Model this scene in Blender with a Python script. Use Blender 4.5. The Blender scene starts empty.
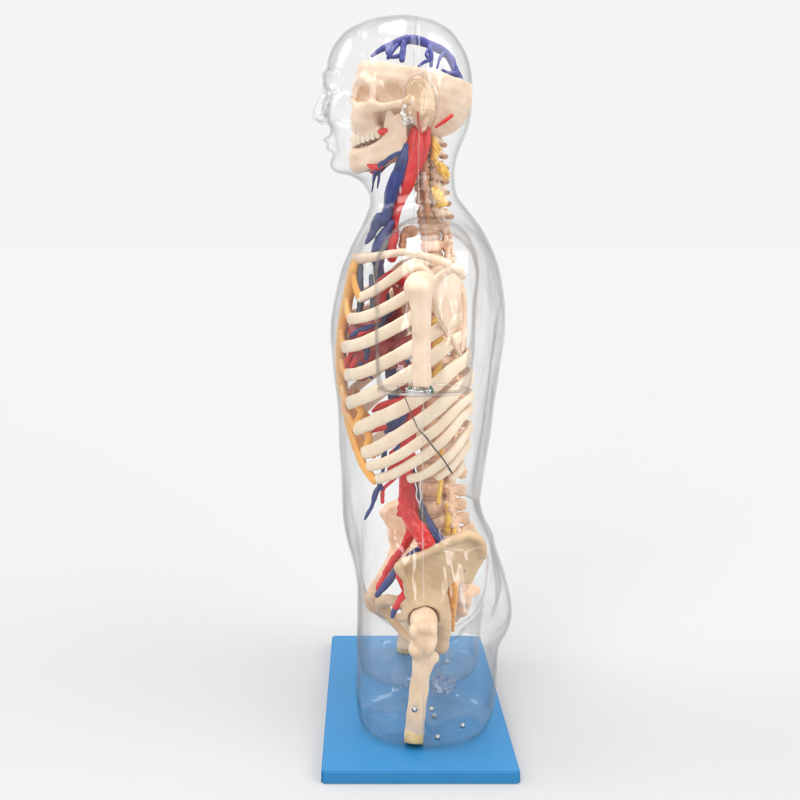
import bpy, bmesh, math, random
import numpy as np
from mathutils import Vector, Matrix

rnd = random.Random(7)
sc = bpy.context.scene
COL = sc.collection

# ------------------------------------------------------------------ measuring
F = 939.0; D0 = 1.175; HZ = 0.561; PX = 364.0; PY = 245.0
def W(px, py, y=0.0):
    """photo measurement + real depth (metres from the body's midplane) -> world point"""
    d = (D0 + y) / F
    return (( px - PX) * d, y, HZ - (py - PY) * d)
def MP(y=0.0): return (D0 + y) / F          # metres per photo pixel at that depth
def mir(p): return (p[0], -p[1], p[2])

# ------------------------------------------------------------------ materials
def new_mat(name):
    m = bpy.data.materials.new(name); m.use_nodes = True
    nt = m.node_tree; nt.nodes.clear()
    out = nt.nodes.new('ShaderNodeOutputMaterial')
    return m, nt, out
def noise_mat(name, c1, c2, scale=60, rough=0.4, bump=0.15, bscale=200, spec=0.5, coat=0.0, sss=0.0, detail=4, lo=0.35, hi=0.65):
    m, nt, out = new_mat(name)
    b = nt.nodes.new('ShaderNodeBsdfPrincipled')
    tc = nt.nodes.new('ShaderNodeTexCoord')
    n = nt.nodes.new('ShaderNodeTexNoise'); n.inputs['Scale'].default_value = scale; n.inputs['Detail'].default_value = detail
    r = nt.nodes.new('ShaderNodeValToRGB')
    r.color_ramp.elements[0].position = lo; r.color_ramp.elements[0].color = (*c1, 1)
    r.color_ramp.elements[1].position = hi; r.color_ramp.elements[1].color = (*c2, 1)
    nt.links.new(tc.outputs['Object'], n.inputs['Vector'])
    nt.links.new(n.outputs['Fac'], r.inputs['Fac'])
    nt.links.new(r.outputs['Color'], b.inputs['Base Color'])
    n2 = nt.nodes.new('ShaderNodeTexNoise'); n2.inputs['Scale'].default_value = bscale; n2.inputs['Detail'].default_value = 3
    nt.links.new(tc.outputs['Object'], n2.inputs['Vector'])
    bp = nt.nodes.new('ShaderNodeBump'); bp.inputs['Strength'].default_value = bump; bp.inputs['Distance'].default_value = 0.002
    nt.links.new(n2.outputs['Fac'], bp.inputs['Height'])
    nt.links.new(bp.outputs['Normal'], b.inputs['Normal'])
    b.inputs['Roughness'].default_value = rough
    b.inputs['Specular IOR Level'].default_value = spec
    b.inputs['Coat Weight'].default_value = coat; b.inputs['Coat Roughness'].default_value = 0.12
    if sss:
        b.inputs['Subsurface Weight'].default_value = sss
        b.inputs['Subsurface Radius'].default_value = (0.006, 0.003, 0.0015)
        b.inputs['Subsurface Scale'].default_value = 0.6
    nt.links.new(b.outputs['BSDF'], out.inputs['Surface'])
    return m
def metal_mat(name, c, rough=0.25):
    m, nt, out = new_mat(name)
    b = nt.nodes.new('ShaderNodeBsdfPrincipled')
    b.inputs['Base Color'].default_value = (*c, 1); b.inputs['Metallic'].default_value = 1; b.inputs['Roughness'].default_value = rough
    n = nt.nodes.new('ShaderNodeTexNoise'); n.inputs['Scale'].default_value = 400
    bp = nt.nodes.new('ShaderNodeBump'); bp.inputs['Strength'].default_value = .1; bp.inputs['Distance'].default_value = .001
    nt.links.new(n.outputs['Fac'], bp.inputs['Height']); nt.links.new(bp.outputs['Normal'], b.inputs['Normal'])
    nt.links.new(b.outputs['BSDF'], out.inputs['Surface'])
    return m
def plastic_clear(name, face=0.985, edge=0.55, tint=(1, 1, 1), gloss=1.0, bump=0.35, wob=(28, 28, 9), rough=0.06, power=3.0, f0=.022):
    """clear moulded PVC: transmitted light is absorbed over the path through the wall, the rest mirrored by Fresnel"""
    m, nt, out = new_mat(name)
    L = nt.links.new
    tc = nt.nodes.new('ShaderNodeTexCoord')
    mp = nt.nodes.new('ShaderNodeMapping'); mp.inputs['Scale'].default_value = wob
    L(tc.outputs['Object'], mp.inputs['Vector'])
    n = nt.nodes.new('ShaderNodeTexNoise'); n.inputs['Scale'].default_value = 1.0; n.inputs['Detail'].default_value = 2.5; n.inputs['Roughness'].default_value = .5
    L(mp.outputs['Vector'], n.inputs['Vector'])
    bp = nt.nodes.new('ShaderNodeBump'); bp.inputs['Strength'].default_value = bump; bp.inputs['Distance'].default_value = 0.012
    L(n.outputs['Fac'], bp.inputs['Height'])
    lw = nt.nodes.new('ShaderNodeLayerWeight'); lw.inputs['Blend'].default_value = 0.5
    L(bp.outputs['Normal'], lw.inputs['Normal'])
    pw = nt.nodes.new('ShaderNodeMath'); pw.operation = 'POWER'; pw.inputs[1].default_value = power
    L(lw.outputs['Facing'], pw.inputs[0])
    th = nt.nodes.new('ShaderNodeMath'); th.operation = 'MULTIPLY_ADD'; L(n.outputs['Fac'], th.inputs[0]); th.inputs[1].default_value = 2.4; th.inputs[2].default_value = -.25
    pf = nt.nodes.new('ShaderNodeMath'); pf.operation = 'MULTIPLY'; pf.use_clamp = True; L(pw.outputs[0], pf.inputs[0]); L(th.outputs[0], pf.inputs[1])
    mx = nt.nodes.new('ShaderNodeMix'); mx.data_type = 'RGBA'
    mx.inputs['A'].default_value = (face * tint[0], face * tint[1], face * tint[2], 1)
    mx.inputs['B'].default_value = (edge * tint[0], edge * tint[1], edge * tint[2], 1)
    L(pf.outputs[0], mx.inputs['Factor'])
    tr = nt.nodes.new('ShaderNodeBsdfTransparent'); L(mx.outputs['Result'], tr.inputs['Color'])
    gl = nt.nodes.new('ShaderNodeBsdfGlossy'); gl.inputs['Roughness'].default_value = rough; gl.inputs['Color'].default_value = (gloss, gloss, gloss, 1)
    L(bp.outputs['Normal'], gl.inputs['Normal'])
    f5 = nt.nodes.new('ShaderNodeMath'); f5.operation = 'POWER'; f5.inputs[1].default_value = 5.0; L(lw.outputs['Facing'], f5.inputs[0])
    fr = nt.nodes.new('ShaderNodeMath'); fr.operation = 'MULTIPLY_ADD'; L(f5.outputs[0], fr.inputs[0]); fr.inputs[1].default_value = .26; fr.inputs[2].default_value = f0
    ms = nt.nodes.new('ShaderNodeMixShader')
    L(fr.outputs[0], ms.inputs['Fac']); L(tr.outputs[0], ms.inputs[1]); L(gl.outputs[0], ms.inputs[2])
    L(ms.outputs[0], out.inputs['Surface'])
    return m

M = {}
M['bone'] = noise_mat('bone_plastic', (.79, .575, .40), (.86, .67, .51), 45, .36, .22, 420, .5, .15, .05)
M['bone_tan'] = noise_mat('bone_plastic_tan', (.59, .40, .225), (.65, .46, .275), 40, .42, .12, 240, .5, .12, .1)
M['bone_leg'] = noise_mat('bone_plastic_leg', (.74, .52, .33), (.82, .63, .44), 38, .40, .14, 200, .5, .12, .12)
M['bone_rib'] = noise_mat('bone_plastic_rib', (.83, .66, .47), (.88, .74, .57), 50, .38, .22, 420, .5, .12, .05)
M['bone_cut'] = noise_mat('cut_bone_yellow', (.62, .42, .16), (.70, .52, .24), 90, .5, .2, 400)
M['teeth'] = noise_mat('tooth_enamel', (.84, .72, .54), (.87, .77, .60), 80, .25, .05, 200, .5, .3)
M['spine'] = noise_mat('vertebra_peach', (.82, .52, .33), (.89, .66, .47), 70, .45, .3, 180, .4, .1, .1)
M['spine_neck'] = noise_mat('vertebra_brown', (.50, .28, .17), (.88, .70, .52), 130, .5, .4, 260, .4, .1, 0, 4, .42, .6)
M['disc'] = noise_mat('disc_pale', (.55, .34, .22), (.68, .45, .32), 90, .5, .2, 300)
M['cartilage'] = noise_mat('cartilage_amber', (.86, .36, .035), (.92, .48, .09), 40, .35, .12, 160, .5, .3, .15)
M['far_ilium'] = M['spine']
M['nerve'] = noise_mat('nerve_yellow', (.84, .46, .04), (.88, .60, .12), 60, .4, .2, 200, .4, .2)
M['nerve_orange'] = noise_mat('nerve_orange', (.74, .32, .07), (.82, .42, .12), 60, .4, .2, 200, .4, .2)
M['red'] = noise_mat('artery_red', (.62, .008, .008), (.78, .018, .012), 60, .36, .35, 120, .5, .15)
M['dark_red'] = noise_mat('artery_dark_red', (.24, .012, .012), (.42, .02, .015), 60, .38, .35, 140, .5, .2)
M['blue'] = noise_mat('vein_blue', (.013, .026, .13), (.032, .055, .24), 60, .36, .35, 120, .5, .15)
M['violet'] = noise_mat('sinus_blue', (.028, .035, .24), (.055, .065, .34), 60, .36, .35, 160, .5, .15)
M['navy'] = noise_mat('vein_dark_navy', (.035, .045, .085), (.09, .10, .14), 60, .36, .35, 120, .5, .15)
M['brown'] = noise_mat('tissue_brown', (.42, .17, .07), (.62, .30, .14), 70, .45, .3, 180)
M['ink'] = noise_mat('dark_cord', (.05, .04, .035), (.13, .10, .08), 200, .5, .2, 400)
M['steel'] = metal_mat('screw_steel', (.42, .44, .46), .25)
M['foil'] = metal_mat('bracket_steel', (.72, .73, .75), .18)
M['green'] = noise_mat('green_fitting', (.03, .10, .05), (.06, .16, .09), 90, .4, .1, 200)
M['shell'] = plastic_clear('clear_shell', .999, .72, (.998, .999, 1), 1.0, .50, (26, 26, 9), .045, 3.0, .027)
M['ear'] = plastic_clear('clear_ear', .955, .66, (1, .965, .90), 1.0, .12, (60, 60, 60), .04, 2.4, .045)
M['seam'] = plastic_clear('clear_seam', .99, .93, (1, .985, .98), 1.0, .2, (60, 60, 60), .10, 1.5, .12)
M['rim'] = plastic_clear('clear_rim', .97, .80, (1, .975, .965), 1.0, .2, (60, 60, 60), .08, 1.5, .10)
M['scrap'] = plastic_clear('clear_crumpled', .97, .7, (1, 1, 1), 1.0, .9, (220, 220, 220), .12, 1.5, .32)  # mirror share raised to put in the white highlight at the ear

def board_mat():
    m = noise_mat('blue_board', (.013, .183, .420), (.016, .196, .445), 8, .42, .04, 500, .45, .1)
    return m
M['board'] = board_mat()

# ------------------------------------------------------------------ objects
def link(name, me, mat, parent=None, smooth=True):
    o = bpy.data.objects.new(name, me); COL.objects.link(o)
    me.materials.clear(); me.materials.append(mat if not isinstance(mat, str) else M[mat])
    if smooth and len(me.polygons):
        me.polygons.foreach_set('use_smooth', [True] * len(me.polygons))
    if parent is not None: o.parent = parent
    return o
def mesh_from(name, V, Fc):
    me = bpy.data.meshes.new(name); me.from_pydata([tuple(map(float, v)) for v in V], [], Fc); me.update()
    return me
def mirror_mesh(me):
    m2 = me.copy(); m2.transform(Matrix.Scale(-1, 4, (0, 1, 0))); m2.flip_normals(); m2.update()
    return m2

# ------------------------------------------------------------------ signed distance modelling
class Field:
    def __init__(s, lo, hi, h, big=0.03):
        s.lo = np.array(lo, float); s.h = h
        n = np.ceil((np.array(hi) - s.lo) / h).astype(int) + 1
        s.n = n; s.v = np.full(tuple(n), big, np.float32)
        s.ax = [s.lo[i] + h * np.arange(n[i]) for i in range(3)]
    def block(s, lo, hi):
        i0 = np.clip(np.floor((np.array(lo) - s.lo) / s.h).astype(int), 0, s.n)
        i1 = np.clip(np.ceil((np.array(hi) - s.lo) / s.h).astype(int) + 1, 0, s.n)
        sl = tuple(slice(a, b) for a, b in zip(i0, i1))
        X = s.ax[0][sl[0]][:, None, None]; Y = s.ax[1][sl[1]][None, :, None]; Z = s.ax[2][sl[2]][None, None, :]
        return sl, X, Y, Z
    def comb(s, sl, d, op, k):
        a = s.v[sl]
        if a.size == 0: return
        d = d + 0 * a
        if op == 'add': s.v[sl] = smin(a, d, k)
        elif op == 'sub': s.v[sl] = -smin(-a, d, k)
        elif op == 'and': s.v[sl] = -smin(-a, -d, k)
    def ell(s, c, r, op='add', k=.004, rot=None, mg=None):
        c = np.array(c, float); r = np.array(r if hasattr(r, '__len__') else (r, r, r), float)
        R = r.max() + (k * 1.5 + s.h * 2 if mg is None else mg)
        sl, X, Y, Z = s.block(c - R, c + R)
        x, y, z = X - c[0], Y - c[1], Z - c[2]
        if rot is not None:
            m = np.array(rot)   # rows: local axes in world
            x, y, z = (m[0][0]*x+m[0][1]*y+m[0][2]*z, m[1][0]*x+m[1][1]*y+m[1][2]*z, m[2][0]*x+m[2][1]*y+m[2][2]*z)
        k0 = np.sqrt((x/r[0])**2 + (y/r[1])**2 + (z/r[2])**2) + 1e-9
        k1 = np.sqrt((x/r[0]**2)**2 + (y/r[1]**2)**2 + (z/r[2]**2)**2) + 1e-9
        s.comb(sl, k0 * (k0 - 1) / k1, op, k)
    def cap(s, a, b, ra, rb=None, op='add', k=.003):
        rb = ra if rb is None else rb
        a = np.array(a, float); b = np.array(b, float); R = max(ra, rb) + k * 1.5 + s.h * 2
        sl, X, Y, Z = s.block(np.minimum(a, b) - R, np.maximum(a, b) + R)
        ab = b - a; L2 = max(ab @ ab, 1e-12)
        t = np.clip(((X-a[0])*ab[0] + (Y-a[1])*ab[1] + (Z-a[2])*ab[2]) / L2, 0, 1)
        d = np.sqrt((X-a[0]-t*ab[0])**2 + (Y-a[1]-t*ab[1])**2 + (Z-a[2]-t*ab[2])**2) - (ra + (rb-ra)*t)
        s.comb(sl, d, op, k)
    def chain(s, pts, rr, op='add', k=.003):
        A = np.array(pts, float); R = max(rr) + k * 1.5 + s.h * 2
        sl, X, Y, Z = s.block(A.min(0) - R, A.max(0) + R); D = None
        for a, b, ra, rb in zip(A[:-1], A[1:], rr[:-1], rr[1:]):
            ab = b - a; L2 = max(ab @ ab, 1e-12)
            t = np.clip(((X-a[0])*ab[0] + (Y-a[1])*ab[1] + (Z-a[2])*ab[2]) / L2, 0, 1)
            d = np.sqrt((X-a[0]-t*ab[0])**2 + (Y-a[1]-t*ab[1])**2 + (Z-a[2]-t*ab[2])**2) - (ra + (rb-ra)*t)
            D = d if D is None else smin(D, d, .0008)
        s.comb(sl, D, op, k)
    def box(s, c, hx, rad=.001, op='add', k=.002, rot=None):
        c = np.array(c, float); R = np.linalg.norm(hx) + k * 1.5 + s.h * 2
        sl, X, Y, Z = s.block(c - R, c + R)
        x, y, z = X - c[0], Y - c[1], Z - c[2]
        if rot is not None:
            m = np.array(rot)
            x, y, z = (m[0][0]*x+m[0][1]*y+m[0][2]*z, m[1][0]*x+m[1][1]*y+m[1][2]*z, m[2][0]*x+m[2][1]*y+m[2][2]*z)
        q = [np.abs(x) - hx[0] + rad, np.abs(y) - hx[1] + rad, np.abs(z) - hx[2] + rad]
        o = np.sqrt(np.maximum(q[0], 0)**2 + np.maximum(q[1], 0)**2 + np.maximum(q[2], 0)**2)
        i = np.minimum(np.maximum(np.maximum(q[0], q[1]), q[2]), 0)
        s.comb(sl, o + i - rad, op, k)
    def plane(s, p, nrm, k=.001):     # keep the side the normal points away from
        nrm = np.array(nrm, float); nrm /= np.linalg.norm(nrm)
        sl, X, Y, Z = s.block(s.lo - 1, s.lo + s.h * s.n + 1)
        s.comb(sl, (X-p[0])*nrm[0] + (Y-p[1])*nrm[1] + (Z-p[2])*nrm[2], 'and', k)
    def plate(s, poly, yf, th, op='add', k=.003, rad=.001):
        """outline in x-z, surface y = yf(x, z), thickness th(x, z)"""
        P = np.array(poly, float)
        R = .02 + k
        sl, X, Y, Z = s.block((P[:, 0].min() - R, s.lo[1], P[:, 1].min() - R), (P[:, 0].max() + R, s.lo[1] + s.h * s.n[1], P[:, 1].max() + R))
        x = X[:, :, 0] + 0 * Z[0]; z = Z[0] + 0 * X[:, :, 0]
        d = np.full(x.shape, 1e9); sg = np.ones(x.shape)
        n = len(P)
        for i in range(n):
            a = P[i]; b = P[(i+1) % n]; e = b - a
            wx, wz = x - a[0], z - a[1]
            t = np.clip((wx*e[0] + wz*e[1]) / (e @ e), 0, 1)
            d = np.minimum(d, (wx - e[0]*t)**2 + (wz - e[1]*t)**2)
            c1 = z >= a[1]; c2 = z < b[1]; c3 = e[0]*wz > e[1]*wx
            sg = np.where((c1 & c2 & c3) | (~c1 & ~c2 & ~c3), -sg, sg)
        d2 = (sg * np.sqrt(d))[:, None, :]
        yy = np.abs(Y - yf(x, z)[:, None, :]) - (th(x, z)[:, None, :] / 2)
        q0 = d2 + rad; q1 = yy + rad
        dd = np.sqrt(np.maximum(q0, 0)**2 + np.maximum(q1, 0)**2) + np.minimum(np.maximum(q0, q1), 0) - rad
        s.comb(sl, dd, op, k)
    def noise(s, amp, scale, seed=1):
        rs = np.random.RandomState(seed)
        n = np.zeros(tuple(s.n), np.float32)
        for _ in range(6):
            kx, ky, kz = rs.normal(size=3) * scale; ph = rs.rand() * 6.28
            n += np.sin(s.ax[0][:, None, None]*kx + s.ax[1][None, :, None]*ky + s.ax[2][None, None, :]*kz + ph).astype(np.float32)
        s.v += n * (amp / 3)
    def mesh(s, name, smooth=4):
        v = s.v.copy()
        v[0] = v[-1] = 1; v[:, 0] = v[:, -1] = 1; v[:, :, 0] = v[:, :, -1] = 1
        ins = v < 0
        c = np.zeros(tuple(s.n - 1), np.int8)
        for dx in (0, 1):
            for dy in (0, 1):
                for dz in (0, 1):
                    c += ins[dx:dx+s.n[0]-1, dy:dy+s.n[1]-1, dz:dz+s.n[2]-1]
        act = (c > 0) & (c < 8)
        idx = np.argwhere(act); vid = np.full(c.shape, -1, np.int64); vid[act] = np.arange(len(idx))
        acc = np.zeros((len(idx), 3)); cnt = np.zeros(len(idx))
        cr = [(a, b, d) for a in (0, 1) for b in (0, 1) for d in (0, 1)]
        for p in cr:
            for ax in range(3):
                if p[ax] == 1: continue
                q = list(p); q[ax] = 1
                i0 = idx + p; i1 = idx + q
                va = v[i0[:, 0], i0[:, 1], i0[:, 2]]; vb = v[i1[:, 0], i1[:, 1], i1[:, 2]]
                m = (va < 0) != (vb < 0)
                t = np.where(m, va / np.where(m, va - vb, 1), 0)
                pos = np.array(p, float)[None, :].repeat(len(idx), 0); pos[:, ax] += t
                acc[m] += pos[m]; cnt[m] += 1
        V = s.lo + s.h * (idx + acc / cnt[:, None])
        Q = []
        for ax in range(3):
            sh = [slice(None)] * 3; sh2 = [slice(None)] * 3
            sh[ax] = slice(0, -1); sh2[ax] = slice(1, None)
            a = ins[tuple(sh)]; b = ins[tuple(sh2)]
            e = np.argwhere(a != b)
            u, w = (ax + 1) % 3, (ax + 2) % 3
            ok = (e[:, u] > 0) & (e[:, w] > 0) & (e[:, u] < s.n[u] - 1) & (e[:, w] < s.n[w] - 1)
            e = e[ok]; sgn = a[e[:, 0], e[:, 1], e[:, 2]]
            def g(du, dw):
                f = e.copy(); f[:, u] -= du; f[:, w] -= dw
                return vid[f[:, 0], f[:, 1], f[:, 2]]
            q = np.stack([g(0, 0), g(1, 0), g(1, 1), g(0, 1)], 1)
            q[~sgn] = q[~sgn][:, ::-1]
            Q.append(q)
        Q = np.concatenate(Q)
        a = np.concatenate([Q[:, 0], Q[:, 1], Q[:, 2], Q[:, 3]]); b = np.concatenate([Q[:, 1], Q[:, 2], Q[:, 3], Q[:, 0]])
        deg = np.bincount(a, minlength=len(V)) + np.bincount(b, minlength=len(V)) + 1e-9
        for _ in range(smooth):
            for f_ in (.55, -.50):
                S = np.stack([np.bincount(a, V[b, i], len(V)) + np.bincount(b, V[a, i], len(V)) for i in range(3)], 1) / deg[:, None]
                V = V + f_ * (S - V)
        me = bpy.data.meshes.new(name)
        me.vertices.add(len(V)); me.vertices.foreach_set('co', V.ravel())
        me.loops.add(len(Q) * 4); me.loops.foreach_set('vertex_index', Q.ravel().astype(np.int32))
        me.polygons.add(len(Q)); me.polygons.foreach_set('loop_start', np.arange(0, len(Q) * 4, 4, dtype=np.int32))
        me.polygons.foreach_set('loop_total', np.full(len(Q), 4, np.int32))
        me.update(calc_edges=True); me.validate()
        return me
def smin(a, b, k):
    if k <= 1e-6: return np.minimum(a, b)
    h = np.maximum(k - np.abs(a - b), 0) / k
    return np.minimum(a, b) - h * h * k * .25

# ------------------------------------------------------------------ sweeps
def crom(pts, n, extra=None):
    P = np.array(pts, float); m = len(P)
    if m == 2: t = np.linspace(0, 1, n)[:, None]; return P[0] * (1 - t) + P[1] * t
    Q = np.vstack([2*P[0]-P[1], P, 2*P[-1]-P[-2]]); out = []
    seg = np.linalg.norm(P[1:, :3] - P[:-1, :3], axis=1) + 1e-9; cum = np.concatenate([[0], np.cumsum(seg)])
    for s_ in np.linspace(0, cum[-1] * .99999, n):
        i = min(np.searchsorted(cum, s_, 'right') - 1, m - 2); t = (s_ - cum[i]) / seg[i]
        a, b, c, d = Q[i], Q[i+1], Q[i+2], Q[i+3]
        out.append(.5 * (2*b + (c-a)*t + (2*a-5*b+4*c-d)*t*t + (3*b-3*c+d-a)*t**3))
    return np.array(out)
def sweep(pts, rn, rb=None, step=.003, seg=14, nrm=None, power=2.0, jit=0, seed=0, cap=True):
    """round or flat bar through points; rn / rb radii per point (rb defaults to rn); nrm(p) gives the flat side's direction"""
    rb = rn if rb is None else rb
    m = len(pts)
    rn = [rn] * m if not hasattr(rn, '__len__') else rn
    rb = [rb] * m if not hasattr(rb, '__len__') else rb
    L = sum(np.linalg.norm(np.subtract(pts[i+1], pts[i])) for i in range(m - 1))
    n = max(4, int(L / step))
    A = crom([list(p) + [a, b] for p, a, b in zip(pts, rn, rb)], n)
    P, RN, RB = A[:, :3], np.maximum(A[:, 3], 2e-4), np.maximum(A[:, 4], 2e-4)
    rs = np.random.RandomState(seed)
    if jit:
        ph = rs.rand(4) * 6.28; u = np.linspace(0, L, n)
        w = 1 + jit * (np.sin(u*260+ph[0]) + .7*np.sin(u*590+ph[1]) + .5*np.sin(u*1100+ph[2])) / 2
        RN = RN * w; RB = RB * w
    T = np.gradient(P, axis=0); T /= np.linalg.norm(T, axis=1)[:, None] + 1e-12
    V = []; up = np.array([0, 0, 1.]) if abs(T[0][2]) < .9 else np.array([0, 1., 0])
    N = np.cross(up, T[0]); N /= np.linalg.norm(N)
    rings = []
    def ring(p, N_, B_, a, b):
        base = len(V)
        for j in range(seg):
            th = 2 * math.pi * j / seg; c, s_ = math.cos(th), math.sin(th)
            cc = math.copysign(abs(c)**(2/power), c); ss = math.copysign(abs(s_)**(2/power), s_)
            V.append(p + N_ * cc * a + B_ * ss * b)
        rings.append(base)
    for i in range(n):
        if nrm is not None: N = np.array(nrm(P[i]), float)
        N = N - T[i] * (N @ T[i]); N /= np.linalg.norm(N) + 1e-12
        B = np.cross(T[i], N)
        if i == 0 and cap:
            r = min(RN[0], RB[0])
            for f in (.35, .75): ring(P[0] - T[0] * r * math.sqrt(1 - f*f) * .9, N, B, RN[0]*f, RB[0]*f)
        ring(P[i], N, B, RN[i], RB[i])
        if i == n - 1 and cap:
            r = min(RN[-1], RB[-1])
            for f in (.75, .35): ring(P[-1] + T[-1] * r * math.sqrt(1 - f*f) * .9, N, B, RN[-1]*f, RB[-1]*f)
    Fc = []
    for a, b in zip(rings[:-1], rings[1:]):
        for j in range(seg):
            j2 = (j + 1) % seg; Fc.append((a+j, a+j2, b+j2, b+j))
    Fc.append(tuple(range(rings[0] + seg - 1, rings[0] - 1, -1))); Fc.append(tuple(range(rings[-1], rings[-1] + seg)))
    return V, Fc
class MB:
    def __init__(s): s.V = []; s.F = []
    def add(s, VF):
        o = len(s.V); s.V += list(VF[0]); s.F += [tuple(i + o for i in f) for f in VF[1]]; return s
    def mesh(s, name, smooth=4): return mesh_from(name, s.V, s.F)
def tube(name, pts, r, mat, parent, rb=None, **k):
    return link(name, mesh_from(name, *sweep(pts, r, rb, **k)), mat, parent)
def tubes(name, lst, mat, parent, **k):
    for i, (pts, r) in enumerate(lst): link(name, mesh_from(name, *sweep(pts, r, seed=i + 3, **k)), mat, parent)

# ================================================================== SETTING
FLOOR = .4935
def floor():
    bm = bmesh.new()
    bmesh.ops.create_circle(bm, cap_ends=True, radius=300, segments=96)
    me = bpy.data.meshes.new('floor'); bm.to_mesh(me); bm.free()
    m = noise_mat('white_sweep_paper', (FLOOR,) * 3, (FLOOR,) * 3, 5, .9, 0, 50, 0)
    o = link('floor', me, m, None, False); o.location = (0, 0, -.0131); o['kind'] = 'structure'
floor()

# ================================================================== THE MODEL
ROOT = bpy.data.objects.new('anatomical_torso_model', None); COL.objects.link(ROOT)
ROOT.location = (0, 0, 0); ROOT.empty_display_size = .1
ROOT['label'] = 'transparent human torso model with skeleton, red and blue vessels, on a blue board'
ROOT['category'] = 'anatomical model'

# ---- blue base board
def board():
    bm = bmesh.new(); bmesh.ops.create_cube(bm, size=1)
    for v in bm.verts: v.co = Vector((v.co.x * .2125 + .0605, v.co.y * .35, v.co.z * .0125 - .00635))
    bmesh.ops.bevel(bm, geom=[e for e in bm.edges if abs(e.verts[0].co.z - e.verts[1].co.z) > .005], offset=.0025, segments=4, affect='EDGES')
    bmesh.ops.bevel(bm, geom=[e for e in bm.edges if abs(e.verts[0].co.z - e.verts[1].co.z) < .001 and abs(e.verts[0].co.z + .0001) < .0005 and len(e.link_faces) == 2 and abs(e.link_faces[0].normal.z - e.link_faces[1].normal.z) > .5], offset=.0012, segments=3, affect='EDGES')
    me = bpy.data.meshes.new('base_board'); bm.to_mesh(me); bm.free()
    o = link('base_board', me, 'board', ROOT, False)
    return o
board()

# ---- clear body shell
ROWS = [ # photo row, front column, back column, half width (m), exponent
 (16.5, 396, 404, .004, 2), (18, 380, 421, .020, 2), (21, 367, 433, .032, 2), (27, 353, 445, .043, 2.05), (35, 342, 454, .051, 2.1), (45, 334, 461, .058, 2.15),
 (56, 329, 466, .063, 2.2), (68, 326.5, 469.5, .067, 2.2), (80, 326, 471.5, .069, 2.2), (86, 327, 472, .070, 2.2), (92, 329, 472, .070, 2.2),
 (105, 330, 472, .069, 2.15), (120, 330, 470.5, .067, 2.1), (130, 330, 468, .064, 2.1), (140, 332, 464, .060, 2.1), (150, 334, 459.5, .057, 2.1), (160, 335, 456, .054, 2.1),
 (169, 338, 455, .050, 2.05), (174, 346, 455, .049, 2), (178, 357, 455, .048, 2), (185, 365, 455.5, .048, 2), (195, 370, 457, .049, 2), (205, 370, 464, .053, 2),
 (215, 366, 472, .064, 2), (225, 362, 479, .085, 2), (236, 356.5, 485, .112, 2.05), (250, 350, 491, .136, 2.1), (265, 343, 496, .146, 2.2), (280, 338, 499, .150, 2.2),
 (300, 333.5, 502, .152, 2.25), (320, 331.5, 502.5, .151, 2.25), (340, 331, 501, .149, 2.25), (370, 333, 497, .145, 2.25), (400, 337.5, 492, .140, 2.25), (440, 340, 487, .132, 2.2),
 (470, 341, 481.5, .125, 2.2), (495, 342, 478, .122, 2.2), (510, 343, 480, .123, 2.2), (525, 345, 484.5, .127, 2.2), (540, 348, 491, .133, 2.25), (555, 353, 498.5, .139, 2.3),
 (570, 358, 504, .143, 2.3), (585, 363, 507.5, .145, 2.3), (598, 366, 508, .143, 2.2), (610, 372, 505, .12, 2.1), (620, 384, 495, .08, 2), (628, 404, 470, .035, 2), (631, 420, 450, .01, 2)]
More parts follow.
